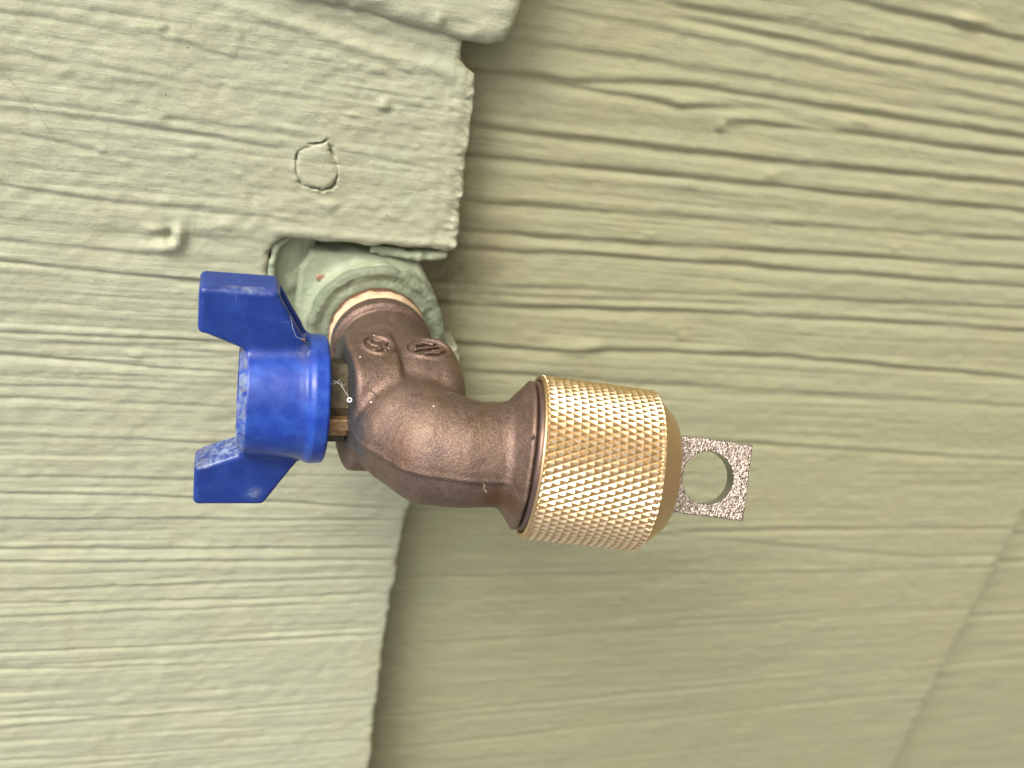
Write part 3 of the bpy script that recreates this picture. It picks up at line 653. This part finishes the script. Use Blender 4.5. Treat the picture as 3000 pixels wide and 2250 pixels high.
att = me.attributes.new('wear', 'FLOAT', 'POINT'); att.data.foreach_set('value', w.astype(np.float32))

# ------------------------------------------------------------------ lock cap on the outlet
cap = top('hose_cap', 'bright knurled brass security cap locked on the faucet outlet', 'cap', tuple(C0))
N = 72; L0, L1 = 0.35, 23.3; R0 = 16.05; HK = 0.35
pitch = 3.0                                   # axial length of one diamond
rng = np.random.RandomState(4)
u = np.array([0, 1, 0.]); wv = np.cross(A, u)
def cyl(s, t, r): return C0 + A * s + r * (math.cos(t) * u + math.sin(t) * wv)
# rolled diamonds: four-sided pyramids with small flats on top, between two crossing sets of helical cuts
V = []; F = []; cache = {}
def vid(i, j):                                 # i: half steps round, j: half steps along; valley crossings
    key = (i % (2 * N), j)
    if key not in cache:
        s = L0 + 0.5 + j * pitch / 2; s = min(max(s, L0), L1); cache[key] = len(V); V.append(cyl(s, math.pi * key[0] / N, R0 - 0.02))
    return cache[key]
nj = int(round((L1 - L0 - 0.6) / (pitch / 2)))
for j in range(0, nj + 1):
    for i in range(j % 2, 2 * N, 2):
        # diamond centred at (i, j)
        ca = vid(i - 1, j); cb = vid(i, j - 1); cc = vid(i + 1, j); cd_ = vid(i, j + 1)
        s = L0 + 0.5 + j * pitch / 2; s = min(max(s, L0 + .12), L1 - .12); th = math.pi * i / N
        hh = HK * (0.9 + 0.16 * rng.rand()); js = (rng.rand() - .5) * .16; jt = (rng.rand() - .5) * .006
        f = 0.14; tp = []
        for (di, dj) in ((-1, 0), (0, -1), (1, 0), (0, 1)):
            ss = s + js + dj * f * pitch / 2; tp.append(len(V)); V.append(cyl(min(max(ss, L0), L1), th + jt + di * f * math.pi / N, R0 + hh))
        base = [ca, cb, cc, cd_]
        F.append(tuple(tp))
        for k in range(4): k2 = (k + 1) % 4; F.append((base[k], base[k2], tp[k2], tp[k]))
sleeve = mesh('knurled_sleeve', V, F, M_brass, cap, False)
V, F = lathe([(3, 15.25), (0.2, 15.3), (0.0, 15.5), (0.0, 16.1), (0.25, 16.35), (0.6, 16.3), (0.9, R0 - 0.1)], C0, A, u, 160); mesh('rim', V, F, M_turned, cap)
V, F = lathe([(22.2, R0 - .15), (22.9, R0 + .2), (23.5, 15.9), (24.2, 15.2), (27.6, 12.1), (27.9, 11.6), (27.9, 4.0), (26.5, 4.0)], C0, A, u, 160); mesh('tapered_nose', V, F, M_turned, cap)
V, F = lathe([(0.55, 14.2), (0.75, 15.1), (1.2, 15.2), (3, 15.2)], C0, A, u, 120); mesh('inner_liner', V, F, M_rubber, cap)

# the inner outlet ring of the faucet, seen in the gap
V, F = lathe([(-1.3, 12.5), (-1.15, 13.6), (-0.75, 14.0), (-0.6, 14.75), (0.0, 14.95), (1.3, 14.9)], C0, A, u, 120); mesh('outlet_ring', V, F, M_bronze2, fau)

# locking tongue
phi = math.radians(-28); E = math.cos(phi) * u + math.sin(phi) * np.cross(A, u); NN = np.cross(A, E); TO = C0 + NN * -2.0
if NN[2] < 0: NN = -NN
def f_tab(p):
    q = [p[i] - TO[i] for i in range(3)]
    s = sum(q[i] * A[i] for i in range(3)); e = sum(q[i] * E[i] for i in range(3)); n_ = sum(q[i] * NN[i] for i in range(3))
    d2 = extrude_sd(np.maximum(np.abs(s - 36) - 11, np.abs(e) - 8.0), n_, -4.0, 0, 0.4)
    hole = np.hypot(s - 38.2, e) - 5.5
    d = smax(d2, -hole, 0.25)
    face = np.clip((n_ + 0.8) / 0.8, 0, 1)
    return d + face * (0.14 * noise3(p[0] / .42, p[1] / .42, p[2] / .42, 51) + 0.05 * noise3(p[0] / .2, p[1] / .2, p[2] / .2, 52))
ctr = TO + A * 36; ext = np.abs(A) * 11 + np.abs(E) * 8 + np.abs(NN) * 4 + 1
V, F = surface_nets(f_tab, ctr - ext, ctr + ext, 0.17)
tab = mesh('locking_tab', V, F, M_plate, cap)
tm = tab.data; tm.materials.append(M_side)
fn = np.empty(len(tm.polygons) * 3); tm.polygons.foreach_get('normal', fn); fn = fn.reshape(-1, 3)
tm.polygons.foreach_set('material_index', ((fn @ NN) < 0.35).astype(np.int32))

# ------------------------------------------------------------------ small debris and spider silk
def strand(name, pts, r, mat, label, cat, parent=None):
    if parent is None:
        cu_parent = top(name, label, cat, tuple(pts[0]))
        del_root = cu_parent
    V = []; F = []; n = 5
    P = np.array(pts, float)
    for i, p in enumerate(P):
        t = P[min(i + 1, len(P) - 1)] - P[max(i - 1, 0)]; t /= np.linalg.norm(t); a = np.cross(t, [0.3, 0.2, 0.93]); a /= np.linalg.norm(a); b = np.cross(t, a)
        for k in range(n): V.append(p + r * (math.cos(2 * math.pi * k / n) * a + math.sin(2 * math.pi * k / n) * b))
    for i in range(len(P) - 1):
        for k in range(n): k2 = (k + 1) % n; F.append((i * n + k, i * n + k2, (i + 1) * n + k2, (i + 1) * n + k))
    return V, F
def tube_thing(name, pts, r, mat, label, cat):
    P = np.array(pts, float); V = []; F = []; n = 5
    for i, p in enumerate(P):
        t = P[min(i + 1, len(P) - 1)] - P[max(i - 1, 0)]; t /= np.linalg.norm(t); a = np.cross(t, [0.3, 0.2, 0.93]); a /= np.linalg.norm(a); b = np.cross(t, a)
        for k in range(n): V.append(p + r * (math.cos(2 * math.pi * k / n) * a + math.sin(2 * math.pi * k / n) * b))
    for i in range(len(P) - 1):
        for k in range(n): k2 = (k + 1) % n; F.append((i * n + k, i * n + k2, (i + 1) * n + k2, (i + 1) * n + k))
    o = mesh(name, V, F, mat, None); o['label'] = label; o['category'] = cat; return o
tube_thing('silk_strand', [(-15.5, 46, 1.5), (-17.2, 34, 2.2), (-18.0, 24, 2.4), (-18.5, 16, -1.5)], 0.012, M_silk, 'hair-thin upright silk strand beside the painted notch', 'spider silk')
tube_thing('silk_strand', [(-66, 65.5, .5), (-58, 65.3, .8), (-50, 65.2, .6)], 0.02, M_silk, 'short pale silk thread lying near the top left corner of the wall', 'spider silk')
tube_thing('fibre', [(-80, 51.8, .6), (-76.5, 48.0, .6), (-73, 43.8, .6), (-69.5, 37.5, .6)], 0.022, M_black, 'thin dark fibre slanting over the wall at the left edge of the photo', 'fibre')
tube_thing('silk_strand', [(-23.6, 19.8, 40.9), (-23.0, 17.2, 41.2), (-22.3, 15.6, 41.2), (-21.0, 14.9, 41.0), (-20.6, 14.5, 41.0)], 0.028, M_silk, 'curled silk thread on the slanted edge of the upper wing of the blue handle', 'spider silk')

def fleck(name, at, r, mat, label, cat, seed, sq=(1, 1, 1)):
    at = np.array(at, float)
    def f(p):
        q = [(p[i] - at[i]) / sq[i] for i in range(3)]
        return np.sqrt(q[0] ** 2 + q[1] ** 2 + q[2] ** 2) - r + 0.35 * r * noise3(p[0] / r, p[1] / r, p[2] / r, seed)
    m_ = r * max(sq) * 1.5
    V, F = surface_nets(f, at - m_, at + m_, r / 5, 1)
    o = mesh(name, V, F, mat, None); o['label'] = label; o['category'] = cat; return o
# little ring of white fluff hanging on a thread beside the stem
ring = [(-11.9, 6.5 + 0.42 * math.cos(t), 49.2 + 0.42 * math.sin(t)) for t in np.linspace(0, 2 * math.pi, 15)]
ring = [(-12.0 + 0.40 * math.cos(t), 6.55 + 0.36 * math.sin(t), 49.4 - 0.1 * math.sin(t)) for t in np.linspace(0, 2 * math.pi, 17)]
tube_thing('fluff', ring, 0.15, M_white, 'tiny white ring of fluff stuck to the bronze edge beside the stem', 'fluff')
tube_thing('silk_strand', [(-15.2, 9.2, 46.8), (-14.4, 8.9, 46.6), (-13.6, 8.6, 47.2), (-12.9, 7.8, 48.2), (-12.2, 7.0, 49.0)], 0.03, M_silk, 'short silk thread between the blue handle and the white fluff', 'spider silk')
tube_thing('fibre', [(-9.4, 8.65, 48.95), (-8.8, 8.5, 49.2), (-8.2, 8.62, 49.2), (-7.6, 8.55, 49.75), (-7.0, 8.3, 51.1)], 0.11, M_black, 'short dark crack across the shoulder of the bronze body', 'fibre')  # thin dark tube laid on the surface in place of a crack
tube_thing('fibre', [(-5.0, 1.2, 61.6), (-4.6, .9, 62.25), (-4.3, .5, 62.8)], 0.09, M_black, 'small dark crack at the bend of the spout', 'fibre')  # second crack, drawn as a dark strand on the metal
tube_thing('fibre', [(11.55, 0.1, 68.2), (11.9, -.5, 68.0), (11.9, -1.3, 67.9), (12.4, -1.9, 67.75), (12.7, -2.4, 67.7)], 0.06, M_fleck, 'pale curled lint low on the spout near the flare', 'lint')
tube_thing('silk_strand', [(5.0, 10.9, 54.6), (6.2, 10.8, 53.4), (7.2, 10.4, 52.1), (8.2, 9.6, 50.8), (9.2, 8.7, 49.2)], 0.02, M_silk, 'fine silk thread where the spout leaves the valve chamber', 'spider silk')
fleck('paint_fleck', (-8.2, 7.55, 51.75), .20, M_fleck, 'pale yellow speck on the bronze body below the dark crack', 'speck', 3)
fleck('paint_fleck', (2.45, 10.5, 57.9), .12, M_white, 'tiny white speck on top of the spout bend', 'speck', 4)
fleck('paint_fleck', (-9.84, 12.6, 42.7), .12, M_white, 'tiny white speck left of the first cast mark', 'speck', 5)
fleck('paint_fleck', (-6.0, 13.1, 33.4), .15, M_white, 'tiny white speck above the first cast mark', 'speck', 6)
fleck('debris', (19.3, 10.25, 68.35), .42, M_black, 'black ding on the rim of the spout flare', 'debris', 7, (.6, 1.6, .5))  # dark lump set on the flare to stand for a ding
fleck('debris', (-20.8, 15.0, 41.0), .32, M_rust, 'brown crumb on the slanted edge of the upper blue wing', 'debris', 8)
ch = fleck('copper_chip', (-13.5, 10.9, -2.75), 1.35, M_copper, 'bare patch', 'x', 9, (1, .75, .34)); del ch['category']; del ch['label']
for v_ in ch.data.vertices: pass
ch.parent = fit; ch.matrix_parent_inverse = fit.matrix_world.inverted(); ch['label'] = 'bare coppery spot where the paint chipped off'

rg = np.random.RandomState(8)
web = [(-15.4, 8.6, 46.9), (-14.6, 8.2, 46.0), (-13.9, 8.9, 45.6), (-13.2, 8.1, 46.2), (-12.6, 8.7, 46.8)]
tube_thing('silk_strand', web, 0.025, M_silk, 'crumpled silk wisp on the dark packing nut, nearest the blue handle', 'spider silk')
tube_thing('fibre', [(-13.6, 9.4, 42.5), (-13.2, 9.0, 43.4), (-12.7, 9.3, 44.0)], 0.09, M_black, 'dark crumb-like wisp above the packing nut', 'fibre')
